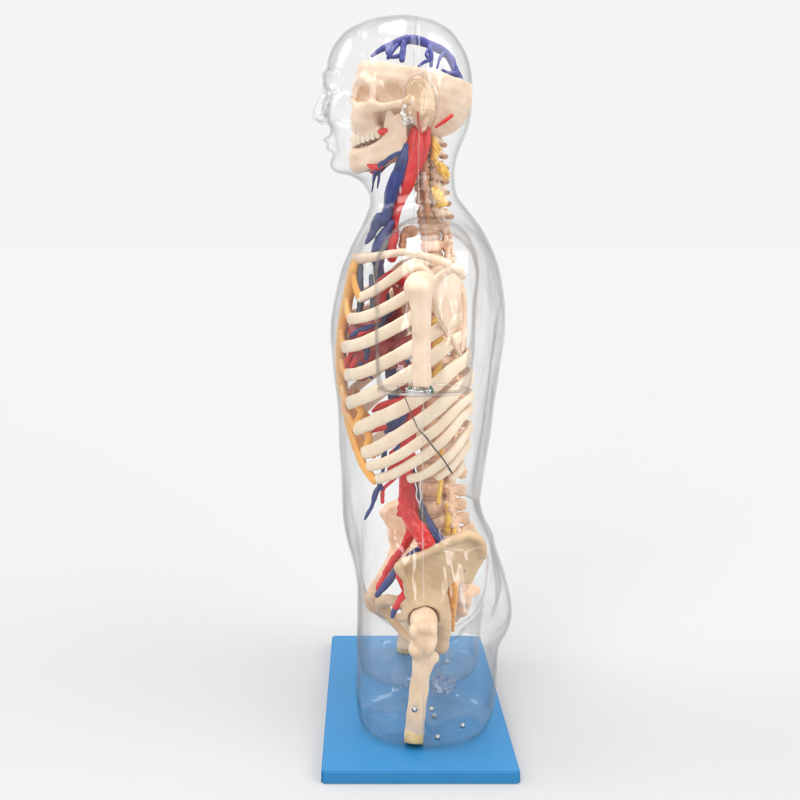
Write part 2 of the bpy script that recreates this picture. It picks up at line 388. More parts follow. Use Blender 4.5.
def shell_field():
    R = np.array(ROWS, float)
    z = HZ - (R[:, 0] - PY) * MP(0); xf = (R[:, 1] - PX) * MP(0); xb = (R[:, 2] - PX) * MP(0)
    o = np.argsort(z); z, xf, xb, w, ex = z[o], xf[o], xb[o], R[o, 3], R[o, 4]
    f = Field((-.080, -.232, -.006), (.192, .232, .858), .0027, .05)
    sl, X, Y, Z = f.block(f.lo - 1, f.lo + 9)
    zz = f.ax[2]
    def I(a, s=2):
        v = np.interp(zz, z, a)
        ker = np.array([1, 2, 3, 2, 1.]) / 9
        return np.convolve(np.pad(v, 2, 'edge'), ker, 'valid')
    XF, XB, WW, EX = I(xf), I(xb), I(w), I(ex)
    cx = ((XF + XB) / 2)[None, None, :]; a = np.maximum((XB - XF) / 2, .002)[None, None, :]; WW = np.maximum(WW, .003)[None, None, :]; EX = EX[None, None, :]
    g = (np.abs((X - cx) / a)**EX + np.abs(Y / WW)**EX)**(1 / EX) - 1
    d = g * np.minimum(a, WW)
    d = np.maximum(d, Z - z[-1]); d = np.maximum(d, z[0] - Z)
    f.v = d.astype(np.float32)
    # thighs: two stumps standing on the board
    for s in (-1, 1):
        lx = np.interp(zz, [-.02, .0, .012, .04, .10, .16, .24], [.058, .071, .078, .0815, .0825, .080, .065])
        ly = np.interp(zz, [-.02, .0, .012, .04, .10, .16, .24], [.048, .060, .065, .0675, .0685, .068, .058])
        lcx = np.interp(zz, [0, .1, .16, .24], [.0705, .0745, .079, .084])
        lcy = np.interp(zz, [0, .1, .16, .24], [-.0705, -.072, -.072, -.066]) * -s
        gx = (np.abs((X - lcx[None, None, :]) / lx[None, None, :])**2.3 + np.abs((Y - lcy[None, None, :]) / ly[None, None, :])**2.3)**(1/2.3) - 1
        dl = np.maximum(gx * ly[None, None, :], Z - .22)
        f.v = smin(f.v, dl.astype(np.float32), .022)
    # arm stumps
    for s in (-1, 1):
        az = [.38, .404, .43, .50, .53, .552, .570, .582, .590, .594]
        ax_ = np.interp(zz, az, [.050, .0500, .0515, .054, .056, .054, .046, .035, .022, .010])
        ay = np.interp(zz, az, [.038, .038, .039, .041, .042, .040, .034, .026, .016, .008])
        acx = np.interp(zz, az, [.0635, .0635, .064, .066, .068, .069, .070, .071, .071, .071])
        acy = s * np.interp(zz, az, [.178, .178, .178, .172, .165, .158, .150, .142, .136, .132])
        gx = (np.abs((X - acx[None, None, :]) / ax_[None, None, :])**2.35 + np.abs((Y - acy[None, None, :]) / ay[None, None, :])**2.35)**(1/2.35) - 1
        da = gx * ay[None, None, :]
        da = -smin(-da, -(.404 - Z) + 0 * da, .012)
        da = np.maximum(da, Z - .593)
        f.v = smin(f.v, da.astype(np.float32), .026)
    # face
    f.chain([W(326.5, 87), W(321.5, 100), W(318, 110), W(316.8, 116.5)], [.0040, .0048, .0062, .0068], k=.010)
    for s in (-1, 1):
        f.ell((W(322, 120)[0], s * .009, W(322, 120)[2]), (.007, .006, .0055), k=.006)
        f.ell((W(327, 94)[0], s * .030, W(327, 94)[2]), (.012, .016, .011), 'sub', .010)
        f.ell((W(333, 93.5)[0], s * .030, W(333, 93.5)[2]), (.0105, .0125, .0095), k=.004)
        f.ell((W(331, 80)[0], s * .028, W(331, 80)[2]), (.010, .024, .006), k=.012)
        f.ell((W(338, 112)[0], s * .038, W(338, 112)[2]), (.020, .020, .016), k=.015)
        # ears
    f.ell(W(329.5, 140.5), (.0085, .017, .0045), k=.006)
    f.ell(W(331.5, 149.5), (.0080, .015, .0045), k=.006)
    f.cap((W(324, 145)[0], -.018, W(324, 145)[2]), (W(324, 145)[0], .018, W(324, 145)[2]), .0022, op='sub', k=.003)
    f.ell(W(326, 157), (.007, .016, .005), 'sub', .010)
    f.ell(W(339, 165), (.0105, .018, .010), k=.012)
    f.ell(W(318, 131), (.007, .010, .007), 'sub', .006)
    # collar bones, chest, navel, buttock cleft
    for s in (-1, 1):
        f.cap(W(366, 244, s*.03), W(398, 238, s*.12), .006, .006, k=.012)
    f.cap(W(508, 560), W(512, 610), .012, .016, 'sub', .03)
    f.cap(W(512, 330), W(492, 500), .014, .012, 'sub', .03)
    f.ell(W(338, 505), .006, 'sub', .008)
    sl, X, Y, Z = f.block(f.lo - 1, f.lo + 9)
    f.noise(.0007, 70, 12)
    f.v = -smin(-f.v, (Z - .0012) + 0 * f.v, .006)
    return f
def build_shell():
    me = shell_field().mesh('body_shell')
    SX = .0655
    for nm, sgn in (('front_shell', -1), ('back_shell', 1)):
        bm = bmesh.new(); bm.from_mesh(me)
        for _ in range(2): bmesh.ops.smooth_vert(bm, verts=bm.verts, factor=.5, use_axis_x=True, use_axis_y=True, use_axis_z=True)
        bmesh.ops.bisect_plane(bm, geom=list(bm.verts) + list(bm.edges) + list(bm.faces), plane_co=(SX + sgn * .0004, 0, 0), plane_no=(-sgn, 0, 0), clear_outer=True)
        m2 = bpy.data.meshes.new(nm); bm.to_mesh(m2); bm.free()
        o = link(nm, m2, 'shell', ROOT)
        s = o.modifiers.new('wall', 'SOLIDIFY'); s.thickness = .0017; s.offset = -1; s.use_rim = True
        if sgn < 0: FR = o
        else: BK = o
    # moulded flange where the halves meet
    bm = bmesh.new(); bm.from_mesh(me)
    r = bmesh.ops.bisect_plane(bm, geom=list(bm.verts) + list(bm.edges) + list(bm.faces), plane_co=(SX, 0, 0), plane_no=(1, 0, 0))
    cut = [e for e in r['geom_cut'] if isinstance(e, bmesh.types.BMEdge)]
    ce = set(cut); adj = {}
    for e in cut:
        for v in e.verts: adj.setdefault(v, []).append(e)
    loops = []
    while ce:
        e = ce.pop(); st, cur = e.verts; path = [st.co.copy(), cur.co.copy()]
        while cur is not st:
            nx = [q for q in adj[cur] if q in ce]
            if not nx: break
            ce.discard(nx[0]); cur = nx[0].other_vert(cur); path.append(cur.co.copy())
        loops.append(path)
    bm.free()
    b = MB()
    for p in loops:
        if len(p) < 20: continue
        P = np.array([tuple(c) for c in p[:-1:3]]); P = np.vstack([P, P[:1]])
        b.add(sweep([tuple(q) for q in P], .0009, .0009, step=.004, seg=6, cap=False))
    link('seam', b.mesh('seam'), 'seam', ROOT)
    return FR, BK
FR, BK = build_shell()

# ---- ear domes, arm rims
def ears():
    for s in (1, -1):
        y0 = -.064
        f = Field((.015, -.095, .69), (.10, -.045, .78), .0012)
        c = W(420.5, 103, -.067)
        tilt = [(math.cos(.12), 0, math.sin(.12)), (0, 1, 0), (-math.sin(.12), 0, math.cos(.12))]
        f.ell(c, (.0195, .0125, .034), k=0, rot=tilt)
        f.ell((c[0] - .004, c[1] - .014, c[2] + .003), (.010, .008, .020), 'sub', .006, rot=tilt)
        f.chain([W(404, 100, -.072), W(407, 112, -.074), W(413, 124, -.072)], [.003, .0035, .003], k=.004)
        me = f.mesh('ear')
        if s < 0: me = mirror_mesh(me)
        o = link('ear', me, 'ear', FR)
        o.parent = FR
        # outer rim (helix)
        c2 = [W(x, y, -.074) for x, y in ((404, 96), (405, 84), (411, 76), (420, 73), (429, 78), (435, 88), (438, 101), (435, 114), (429, 124), (421, 131))]
        m3 = mesh_from('ear_rim', *sweep(c2, [.001, .0013, .0014, .0015, .0016, .0017, .0017, .0016, .0013, .001], step=.002, seg=8))
        if s < 0: m3 = mirror_mesh(m3)
        link('ear_rim', m3, 'rim', FR)
        # crumpled ear canal moulding, extra mirror-like to stand in for its white highlight
        f = Field((.03, -.092, .69), (.075, -.055, .74), .0011)
        f.chain([W(405, 106, -.075), W(402, 113, -.077), W(406, 119, -.076), W(411, 121, -.074)], [.0028, .003, .0048, .0035], k=.002)
        f.ell(W(404.5, 124, -.074), .0032, k=.002)
        f.noise(.0012, 900, 4)
        m4 = f.mesh('ear_canal_glint')
        if s < 0: m4 = mirror_mesh(m4)
        link('ear_canal_glint', m4, 'scrap', FR)
ears()

# ---- skull
def skull():
    f = Field((-.025, -.062, .655), (.145, .062, .805), .00105)
    def w(px, py, y): return W(px, py, y)
    # braincase
    c = w(415, 88, 0); f.ell(c, (.0665, .0535, .058), k=0)
    f.ell(w(443, 96, 0), (.036, .046, .044), k=.02)
    f.ell(w(380, 82, 0), (.030, .035, .044), k=.02)
    f.ell(w(430, 112, 0), (.036, .040, .026), k=.02)           # occiput, skull base
    f.ell(w(383, 105, 0), (.034, .030, .030), k=.015)          # mid face mass
    for s in (-1, 1):
        def u(px, py, y=-.045): p = W(px, py, y); return (p[0], -s * p[1] * -1 if s < 0 else -p[1], p[2])
        q = lambda px, py, y: (W(px, py, y) if s < 0 else mir(W(px, py, y)))
        # brow and lateral orbital rim
        f.chain([q(357, 82, -.012), q(362, 78, -.028), q(371, 83, -.044), q(374, 95, -.046), q(371, 106, -.044)], [.004, .0045, .0045, .0042, .006], k=.006)
        f.chain([q(371, 106, -.044), q(360, 108, -.034), q(354, 100, -.016)], [.006, .0045, .003], k=.006)
        # maxilla
        f.ell(q(363, 118, -.022), (.015, .019, .020), k=.010)
        f.chain([q(379, 129, -.029), q(368, 134.8, -.0245), q(359, 138, -.0142), q(355, 139, 0)], [.0050, .0050, .0048, .0046], k=.006)
        f.chain([q(368, 110, -.040), q(374, 118, -.034), q(374, 126, -.028)], [.008, .007, .006], k=.008)
        # cheek arch
        f.chain([q(371, 106, -.045), q(383, 107.5, -.054), q(396, 104, -.058), q(409, 102, -.052)], [.0072, .0055, .0042, .0050], k=.006)
        # temporal bulge, mastoid
        f.ell(q(418, 108, -.044), (.016, .012, .016), k=.010)
        f.chain([q(421, 112, -.048), q(422, 128, -.042)], [.010, .0055], k=.008)
        # orbit, temple hollow, hollow under the arch
        f.ell(q(361, 94, -.027), (.0120, .0160, .0115), 'sub', .002)
        f.ell(q(365.5, 93.5, -.050), (.0056, .022, .0110), 'sub', .002)
        f.ell(q(390.5, 92.5, -.0650), (.0165, .0330, .0185), 'sub', .006, rot=[(.80, 0, -.6), (0, 1, 0), (.6, 0, .80)])
        f.ell(q(387, 120, -.050), (.015, .022, .0125), 'sub', .006)
        f.chain([q(371, 106, -.045), q(383, 107.5, -.054), q(396, 104, -.058), q(409, 102, -.052)], [.0066, .0050, .0040, .0048], k=.003)
        f.ell(q(353.5, 113, -.005), (.006, .0055, .0095), 'sub', .003)
    f.chain([w(357, 86, 0), w(353.5, 97, 0)], [.005, .0035], k=.006)  # nasal bone
    f.chain([w(356, 119, 0), w(355.5, 128, 0)], [.0045, .0055], k=.008)
    # roof cut away, case hollowed
    a = np.array(w(366, 57, -.04)); b_ = np.array(w(468, 80.5, -.04)); t = b_ - a
    n = np.array([-t[2], 0, t[0]]); f.ell(w(428, 84, 0), (.049, .048, .048), 'sub', .002); f.ell(w(398, 80, 0), (.034, .024, .034), 'sub', .004)
    f.plane(a, n, .0015)
    f.noise(.0005, 240, 2)
    o = link('skull', f.mesh('skull', 2), 'bone', ROOT)
    # mandible
    g = Field((-.025, -.062, .615), (.09, .062, .745), .0012)
    for s in (-1, 1):
        q = lambda px, py, y: (W(px, py, y) if s < 0 else mir(W(px, py, y)))
        poly = [q(*p, -.043)[::2] for p in ((386, 112), (390, 108), (394, 116), (400, 113), (404, 106), (408, 108), (407, 122), (407, 140), (403, 151), (396, 154), (386, 155), (383, 140), (384, 124))]
        g.plate(poly, lambda x, z, s=s: s * (.043 + 0*x) + s * .3 * (z - .70) , lambda x, z: .0070 + 0*x, k=.003, rad=.0028)
        g.chain([q(398, 150, -.040), q(384, 157, -.036), q(369, 163.5, -.024), q(360, 165, -.010), q(358, 165, 0)], [.0055, .0062, .0068, .0078, .0085], k=.010)
        g.chain([q(398, 147, -.0395), q(384, 150, -.0345), q(371, 157, -.0245), q(359, 158, -.0120), q(357.5, 158, 0)], [.0064, .0068, .0068, .0066, .0066], k=.006)
        g.chain([q(396, 140.5, -.039), q(384, 143.8, -.0335), q(371, 149.8, -.0245), q(359, 152.8, -.0120), q(356, 153.8, 0)], [.0070, .0062, .0060, .0056, .0056], k=.010)
        g.ell(q(406, 106, -.046), (.005, .008, .0045), k=.004)
    g.noise(.0004, 300, 5)
    link('mandible', g.mesh('mandible'), 'bone', o)
    # teeth
    for row, nm in ((0, 'upper_teeth'), (1, 'lower_teeth')):
        b = MB()
        arc = crom([W(378, 0, -.0325)[:2] , W(367, 0, -.0268)[:2], W(357.5, 0, -.0165)[:2], W(352.5, 0, 0)[:2], mir(W(357.5, 0, -.0165))[:2], mir(W(367, 0, -.0268))[:2], mir(W(378, 0, -.0325))[:2]], 15)
        for i in range(15):
            x, y = arc[i]
            tx, ty = (arc[min(i+1, 14)] - arc[max(i-1, 0)]); L = math.hypot(tx, ty); tx, ty = tx / L, ty / L
            fr = abs(i - 7) / 7
            zt = W(350, 143.2 - 8 * fr**1.3, 0)[2]
            dz = .0027
            zc = zt + (dz if row == 0 else -dz)
            wd = .0024 + .0012 * fr
            vs, fs = sweep([(x, y, zc - dz * .93), (x, y, zc), (x, y, zc + dz * .93)], [wd] * 3, [.0018 + .0014 * fr] * 3, step=.0016, seg=10, nrm=lambda p, t=(tx, ty): (t[0], t[1], 0), power=3.2)
            b.add((vs, fs))
        link(nm, b.mesh(nm), 'teeth', o)
    return o
SK = skull()

# ---- venous sinus arch in the open braincase, head vessels
P0 = lambda *l: [W(*p) for p in l]
sinus = tube('dural_sinus', P0((372, 56, 0), (378, 51.5, 0), (388, 46, 0), (399, 42, 0), (409, 39.5, 0), (418, 40.5, 0), (427, 43.5, 0), (437, 48, 0), (444, 52, 0), (450, 58, 0), (453.5, 66, 0), (457, 75, 0), (460, 82, 0)),
     [.0024, .0032, .0042, .0052, .0062, .0058, .0056, .0054, .0054, .0050, .0046, .0054, .005], 'violet', ROOT, jit=.10)
def sinus_branches():
    L = []
    for s in (-1, 1):
        y = lambda v: s * v
        L += [(P0((404, 42, y(.004)), (403, 50, y(.010)), (402, 60, y(.016))), [.0034, .0030, .0030]),
              (P0((389, 47, y(.003)), (388, 53, y(.012)), (392, 57, y(.014)), (402, 55, y(.012))), [.0026, .0026, .0022, .0024]),
              (P0((398, 44, y(.003)), (393, 50, y(.009)), (388, 58, y(.013))), [.002, .0024, .0018]),
              (P0((429, 46, y(.004)), (431, 54, y(.010)), (431, 66, y(.014))), [.0028, .0024, .0018]),
              (P0((431, 47, y(.004)), (426, 54, y(.012)), (429, 60, y(.013)), (424, 62, y(.015)), (419, 66, y(.018))), [.002, .0016, .0018, .0018, .0014]),
              (P0((444, 53, y(.004)), (440, 58, y(.012)), (437, 68, y(.016))), [.0024, .0016, .0012]),
              (P0((457, 74, y(.002)), (450, 73, y(.012)), (442, 70, y(.018))), [.004, .002, .0012])]
    L = [(p, [q * 1.25 for q in r]) for p, r in L]
    tubes('cerebral_vein', L, 'violet', ROOT, jit=.12)
sinus_branches()
tube('occipital_artery', P0((436, 127, -.051), (444, 121.5, -.052), (452, 115.5, -.049)), [.0018, .0024, .0022], 'red', ROOT, jit=.06)
tube('temporal_artery', P0((421, 134, -.050), (419, 124, -.056), (417.5, 112, -.059)), [.0024, .0016, .0009], 'red', ROOT, jit=.06)
f = Field((.0, -.06, .67), (.04, -.02, .72), .001); f.ell(W(382, 132, -.045), (.0055, .004, .0040), k=.001); f.ell(W(385.5, 130, -.045), (.003, .003, .003), k=.002); f.noise(.0006, 700, 3)
me = f.mesh('muscle_stub'); link('muscle_stub', me, 'red', ROOT); link('muscle_stub', mirror_mesh(me), 'red', ROOT)

# ---- neck vessels (both sides)
def both(name, pts, r, mat, **k):
    me = mesh_from(name, *sweep(pts, r, **k)); link(name, me, mat, ROOT); link(name, mirror_mesh(me), mat, ROOT)
both('carotid_artery', P0((416, 132, -.036), (415, 148, -.038), (411, 166, -.036), (406, 184, -.034), (400, 200, -.030), (396, 216, -.026), (392, 240, -.02)), [.0084, .0108, .0116, .0100, .0070, .0050, .0046], 'red', jit=.05)
both('vertebral_artery', P0((427, 128, -.030), (425, 142, -.032), (422, 158, -.030), (418, 171, -.026)), [.0050, .0068, .0056, .003], 'red', jit=.06)
both('jugular_vein', P0((406, 146, -.042), (403, 160, -.043), (398, 175, -.042), (393, 188, -.040), (391, 198, -.038), (388, 208, -.034), (384, 222, -.030)), [.0044, .0068, .0082, .0086, .0070, .0056, .0050], 'blue', jit=.06)
both('facial_vein', P0((403, 150, -.044), (392, 156, -.042), (382, 164, -.036), (375, 172, -.028)), [.0028, .0032, .0036, .0032], 'blue', jit=.18, seed=4)
both('facial_artery', P0((368, 164, -.028), (373, 167, -.031), (380, 167, -.034), (388, 160, -.040)), [.0030, .0038, .0034, .0018], 'red', jit=.22, seed=6)
both('lingual_vein', P0((376, 170, -.024), (374, 177, -.024), (373, 185, -.022), (372, 190, -.02)), [.0022, .0018, .0012, .0008], 'blue', jit=.3, seed=9)
both('thyroid_vein', P0((380, 168, -.024), (379, 178, -.024), (378, 186, -.022)), [.0018, .0014, .0008], 'blue', jit=.3, seed=3)
both('subclavian_vein', P0((395, 210, -.02), (386, 216, -.026), (378, 222, -.03), (371, 236, -.03), (366, 243, -.026)), [.0050, .0078, .0074, .0044, .002], 'blue', jit=.22, seed=11)
both('brachiocephalic_vein', P0((392, 222, -.03), (384, 236, -.03), (380, 247, -.026), (378, 262, -.018)), [.0042, .0074, .0098, .0080], 'blue', jit=.1, seed=2)
both('subclavian_artery', P0((396, 222, -.03), (396, 234, -.032), (392, 245, -.030), (392, 258, -.020)), [.002, .0040, .0064, .006], 'red', jit=.15, seed=2)

# ---- spine
SPN = crom([W(*p) for p in ((423, 140, 0), (424, 165, 0), (424, 190, 0), (427, 215, 0), (431, 240, 0), (434, 275, 0), (437, 315, 0), (438, 355, 0), (437, 395, 0), (435, 435, 0), (431, 470, 0), (429, 500, 0), (434, 528, 0), (446, 552, 0))], 400)
cum = np.concatenate([[0], np.cumsum(np.linalg.norm(SPN[1:] - SPN[:-1], axis=1))])
def sp(z):
    i = int(np.argmin(np.abs(SPN[:, 2] - z))); t = SPN[min(i+6, 399)] - SPN[max(i-6, 0)]; t /= -np.linalg.norm(t)
    return SPN[i], t
def vertebra_mesh(kind):
    # local: -x front (body at the origin), +x back, z up
    f = Field((-.030, -.045, -.030), (.060, .045, .024), .0011)
    if kind == 'lumbar':
        f.ell((0, 0, 0), (.0190, .0225, .0150), k=0); f.box((0, 0, 0), (.0175, .021, .0100), .008, k=.006)
        for s in (-1, 1):
            f.chain([(.012, s*.010, .003), (.022, s*.012, .002)], [.0050, .0046], k=.004)
            f.chain([(.022, s*.012, .002), (.027, s*.013, .013)], [.0052, .0050], k=.003)
            f.chain([(.024, s*.012, 0), (.029, s*.011, -.014)], [.0054, .0050], k=.003)
            f.chain([(.018, s*.014, .001), (.024, s*.038, .002)], [.0044, .0034], k=.003)
            f.chain([(.024, s*.010, 0), (.032, 0, -.003)], [.0046, .0046], k=.003)
        f.plate([(.030, .004), (.044, .005), (.049, .002), (.049, -.009), (.043, -.012), (.032, -.008)], lambda x, z: 0*x, lambda x, z: .007 + 0*x, k=.003, rad=.003)
    elif kind == 'thoracic':
        f.ell((0, 0, 0), (.0145, .0155, .0115), k=0); f.box((0, 0, 0), (.0135, .014, .0085), .006, k=.005)
        for s in (-1, 1):
            f.chain([(.010, s*.008, .002), (.020, s*.011, .001)], [.0042, .0042], k=.003)
            f.chain([(.019, s*.011, .001), (.024, s*.024, .003)], [.0042, .0044], k=.003)
            f.chain([(.020, s*.010, -.008), (.020, s*.010, .010)], [.0038, .0038], k=.003)
            f.chain([(.020, s*.010, 0), (.026, 0, -.003)], [.0042, .0042], k=.003)
        f.chain([(.025, 0, -.003), (.0275, 0, -.016)], [.0042, .0034], k=.003)
    else:
        f.ell((0, 0, 0), (.0105, .0125, .0085), k=0); f.box((0, 0, 0), (.009, .012, .0062), .004, k=.003)
        for s in (-1, 1):
            f.chain([(.004, s*.010, .001), (.014, s*.014, 0)], [.0040, .0040], k=.003)
            f.chain([(-.002, s*.014, -.002), (.002, s*.021, -.003)], [.0034, .0032], k=.003)
            f.chain([(.014, s*.014, -.007), (.012, s*.014, .007)], [.0044, .0042], k=.003)
            f.chain([(.014, s*.013, 0), (.022, 0, -.002)], [.0032, .0034], k=.003)
        f.chain([(.020, 0, -.002), (.0265, 0, -.006)], [.0036, .0036], k=.003)
    f.noise(.0008, 420, {'lumbar': 3, 'thoracic': 4, 'cervical': 5}[kind])
    return f.mesh('vertebra')
def spine():
    import itertools
    zc = [HZ - (y - PY) * MP(0) for y in (139, 151, 163, 175, 187, 199.5, 213)]
    zt = [HZ - (y - PY) * MP(0) for y in (229, 246, 264, 283, 302, 321, 341, 361, 382, 403, 425, 447)]
    zl = [HZ - (y - PY) * MP(0) for y in (468, 486, 504, 521.5, 539)]
    allz = zc + zt + zl
    for kind, zs, s0, s1, mt in (('cervical', zc, 1.0, 1.12, 'spine_neck'), ('thoracic', zt, .88, 1.15, 'spine'), ('lumbar', zl, .92, .98, 'spine')):
        me = vertebra_mesh(kind)
        for i, z in enumerate(zs):
            p, t = sp(z)
            sc_ = s0 + (s1 - s0) * i / (len(zs) - 1)
            o = link('vertebra', me, mt, ROOT)
            ang = math.atan2(t[0], t[2])   # lean of the column in x-z
            lean = ang * .8 + {'cervical': .05, 'thoracic': .0, 'lumbar': .0}[kind]
            o.location = tuple(p); o.rotation_euler = (0, lean, 0); o.scale = (sc_,) * 3
    me = None
    for a, b_ in zip(allz[:-1], allz[1:]):
        z = (a + b_) / 2; p, t = sp(z); h = abs(a - b_)
        r = .0095 if z > .6 else (.0135 if z > .31 else .0185)
        bm = bmesh.new(); bmesh.ops.create_uvsphere(bm, u_segments=20, v_segments=10, radius=1)
        for v in bm.verts:
            v.co = Vector((math.copysign(abs(v.co.x)**.8, v.co.x) * r, math.copysign(abs(v.co.y)**.8, v.co.y) * r * 1.12, v.co.z * h * .26))
        me = bpy.data.meshes.new('disc'); bm.to_mesh(me); bm.free()
        o = link('spinal_disc', me, 'disc', ROOT); o.location = tuple(p); o.rotation_euler = (0, math.atan2(t[0], t[2]) * .8, 0)
spine()
# sacrum
f = Field((.04, -.06, .08), (.15, .06, .25), .0014)
sc_pts = P0((446, 553, 0), (456, 568, 0), (463, 584, 0), (463, 600, 0), (456, 612, 0))
for p, q, a, b_ in zip(sc_pts[:-1], sc_pts[1:], (.034, .030, .022, .012), (0, 0, 0, 0)):
    f.ell(((p[0]+q[0])/2, 0, (p[2]+q[2])/2), (.012, a, .014), k=.010)
f.ell(sc_pts[-1], (.005, .006, .012), k=.006)
for s in (-1, 1):
    for px, py in ((451, 560), (459, 575), (464, 590)):
        f.ell((W(px, py)[0] - .010, s * .014, W(px, py)[2]), .0035, 'sub', .002)
        f.ell((W(px, py)[0] + .011, 0, W(px, py)[2]), (.008, .004, .006), k=.004)
f.noise(.001, 260, 8)
link('sacrum', f.mesh('sacrum'), 'spine', ROOT)

# spinal nerves (yellow): cord in the neck, roots beside the column
def nerves():
    def blob(name, pts, rr, seed, mat='nerve', n=.0014):
        P = [W(*p) for p in pts]; A = np.array(P); R = max(rr) + .006
        f = Field(A.min(0) - R, A.max(0) + R, .0010); f.chain(P, rr, k=.002); f.noise(n, 500, seed)
        me = f.mesh(name); link(name, me, mat, ROOT); return me
    b1 = [([(433, 139, -.020), (436, 148, -.022), (434, 158, -.022)], [.004, .0058, .004]),
          ([(438, 164, -.022), (443, 170, -.024), (446, 176, -.022)], [.004, .0052, .0044]),
          ([(434, 190, -.022), (439, 197, -.024), (443, 203, -.022), (438, 206, -.02)], [.0046, .0066, .0046, .003]),
          ([(434, 186, -.020), (437, 193, -.022)], [.002, .003]),
          ([(443, 193, -.022), (437, 196, -.022)], [.002, .003])]
    for i, (p, r) in enumerate(b1):
        me = blob('neck_nerve', p, r, i)
        link('neck_nerve', mirror_mesh(me), 'nerve', ROOT)
    b2 = [([(440, 462, -.026), (441, 480, -.030), (439, 494, -.032), (438, 503, -.032)], [.0024, .0030, .0034, .0028]),
          ([(447, 505, -.030), (448, 518, -.032), (447.5, 530, -.032), (447, 534, -.030)], [.0024, .0034, .0034, .0026]),
          ([(453, 524, -.028), (454.5, 534, -.030), (456, 545, -.030)], [.003, .0036, .0036]),
          ([(443, 438, -.03), (441, 452, -.03), (441, 465, -.03)], [.0026, .003, .0028]),
          ([(438, 315, -.05), (435, 322, -.055)], [.0030, .0045]), ([(441, 338, -.05), (436, 347, -.055), (433, 351, -.055)], [.0035, .0052, .003]),
          ([(440, 365, -.05), (436, 375, -.055), (434, 380, -.055)], [.0030, .0048, .003]),
          ([(434, 414, -.05), (430, 421, -.055)], [.0026, .0032])]
    for i, (p, r) in enumerate(b2):
        me = blob('spinal_nerve', p, r, i + 9, n=.0006)
        link('spinal_nerve', mirror_mesh(me), 'nerve', ROOT)
    me = blob('sciatic_nerve', [(454, 574, -.045), (453.5, 590, -.050), (453, 606, -.052), (453, 618, -.052), (452.8, 630, -.052)], [.005, .0052, .0046, .0028, .0024], 31, 'nerve_orange', .0004)
    link('sciatic_nerve', mirror_mesh(me), 'nerve_orange', ROOT)
    b = blob('sacral_nerve', [(448, 588, -.046), (449, 602, -.048), (450, 615, -.048)], [.003, .0034, .002], 32, 'nerve_orange', .0005)
    link('sacral_nerve', mirror_mesh(b), 'nerve_orange', ROOT)
nerves()
both('neck_tissue', P0((423, 152, -.020), (425, 166, -.021), (426, 182, -.021), (427, 200, -.021), (429, 222, -.020)), [.003, .0044, .004, .0036, .0026], 'brown', jit=.3, seed=5)
f = Field((.02, -.06, .55), (.09, .0, .61), .0011); f.ell(W(411, 231, -.036), (.0085, .008, .0072), k=0); f.chain([W(405, 235, -.036), W(403, 247, -.034)], [.0034, .0030], k=.004); f.noise(.0008, 500, 2)
me = f.mesh('thyroid_stub'); link('thyroid_stub', me, 'brown', ROOT); link('thyroid_stub', mirror_mesh(me), 'brown', ROOT)

# ---- ribs: photo points with real depths, front end first, head at the spine last
def radial(p): return (p[0] - .075, p[1] * .9, .0)
RIBS = [
 ([(360, 298, -.030), (374, 291, -.045), (392, 279, -.058), (408, 267, -.062), (424, 261, -.052), (432, 262, -.035), (430, 262, -.018)], 4.2),
 ([(350, 319, -.034), (362, 317.5, -.055), (378, 312, -.074), (397, 302, -.088), (416, 290, -.092), (434, 280, -.082), (446, 275, -.058), (428, 272, -.020)], 4.6),
 ([(344, 347, -.036), (356, 345, -.060), (372, 339, -.082), (394, 328, -.098), (418, 314, -.104), (440, 300, -.096), (456, 292, -.068), (436, 290, -.020)], 4.9),
 ([(347, 375, -.038), (358, 373.5, -.062), (374, 367.5, -.086), (396, 356.5, -.104), (420, 342, -.111), (444, 326, -.104), (461, 314, -.074), (442, 309, -.020)], 5.0),
 ([(349, 403, -.040), (361, 398.5, -.064), (378, 391, -.088), (400, 379, -.107), (424, 364, -.116), (448, 345, -.109), (465, 332, -.078), (444, 328, -.020)], 5.2),
 ([(356, 429, -.044), (369, 423.5, -.068), (386, 415.5, -.091), (405, 406, -.107), (428, 391, -.118), (452, 370, -.112), (469, 354, -.080), (446, 347, -.020)], 5.4),
 ([(364, 453, -.052), (377, 448, -.074), (394, 438.5, -.095), (412, 427, -.109), (433, 412, -.118), (455, 392, -.112), (471, 374, -.080), (446, 367, -.020)], 5.2),
 ([(369, 466.5, -.062), (382, 463.5, -.082), (399, 455.5, -.099), (418, 443, -.112), (438, 428, -.118), (457, 408, -.110), (471, 393, -.078), (445, 388, -.020)], 4.0),
 ([(378, 479, -.070), (392, 474.5, -.087), (410, 464.5, -.102), (428, 453, -.112), (446, 437, -.116), (460, 419, -.106), (470, 407, -.075), (443, 408, -.020)], 3.9),
 ([(410, 478.5, -.092), (421, 476, -.101), (434, 468.5, -.109), (450, 455, -.111), (463, 438, -.100), (469, 424, -.070), (440, 428, -.020)], 3.6),
 ([(438, 477, -.100), (450, 468, -.102), (462, 453, -.092), (467, 441, -.066), (436, 448, -.020)], 3.2),
 ([(452, 478, -.080), (460, 470, -.074), (460, 462, -.050), (432, 466, -.020)], 2.8),
]
def ribs():
    for pts, r in RIBS:
        P = [W(*p) for p in pts]; m = len(P)
        rb = [r * (1.22 + .14 * math.sin(math.pi * i / (m - 1))) * MP(p[2]) for i, p in enumerate(pts)]; rb[0] *= 1.05; rb[-1] *= .75; rb[-2] *= .85
        rn = [.0036] * m; rn[-1] = .0034; rn[0] = .0042
        me = mesh_from('rib', *sweep(P, rn, rb, step=.0028, seg=16, nrm=radial, power=2.5, jit=.03, seed=m))
        link('rib', me, 'bone_rib', ROOT); link('rib', mirror_mesh(me), 'bone_rib', ROOT)
ribs()
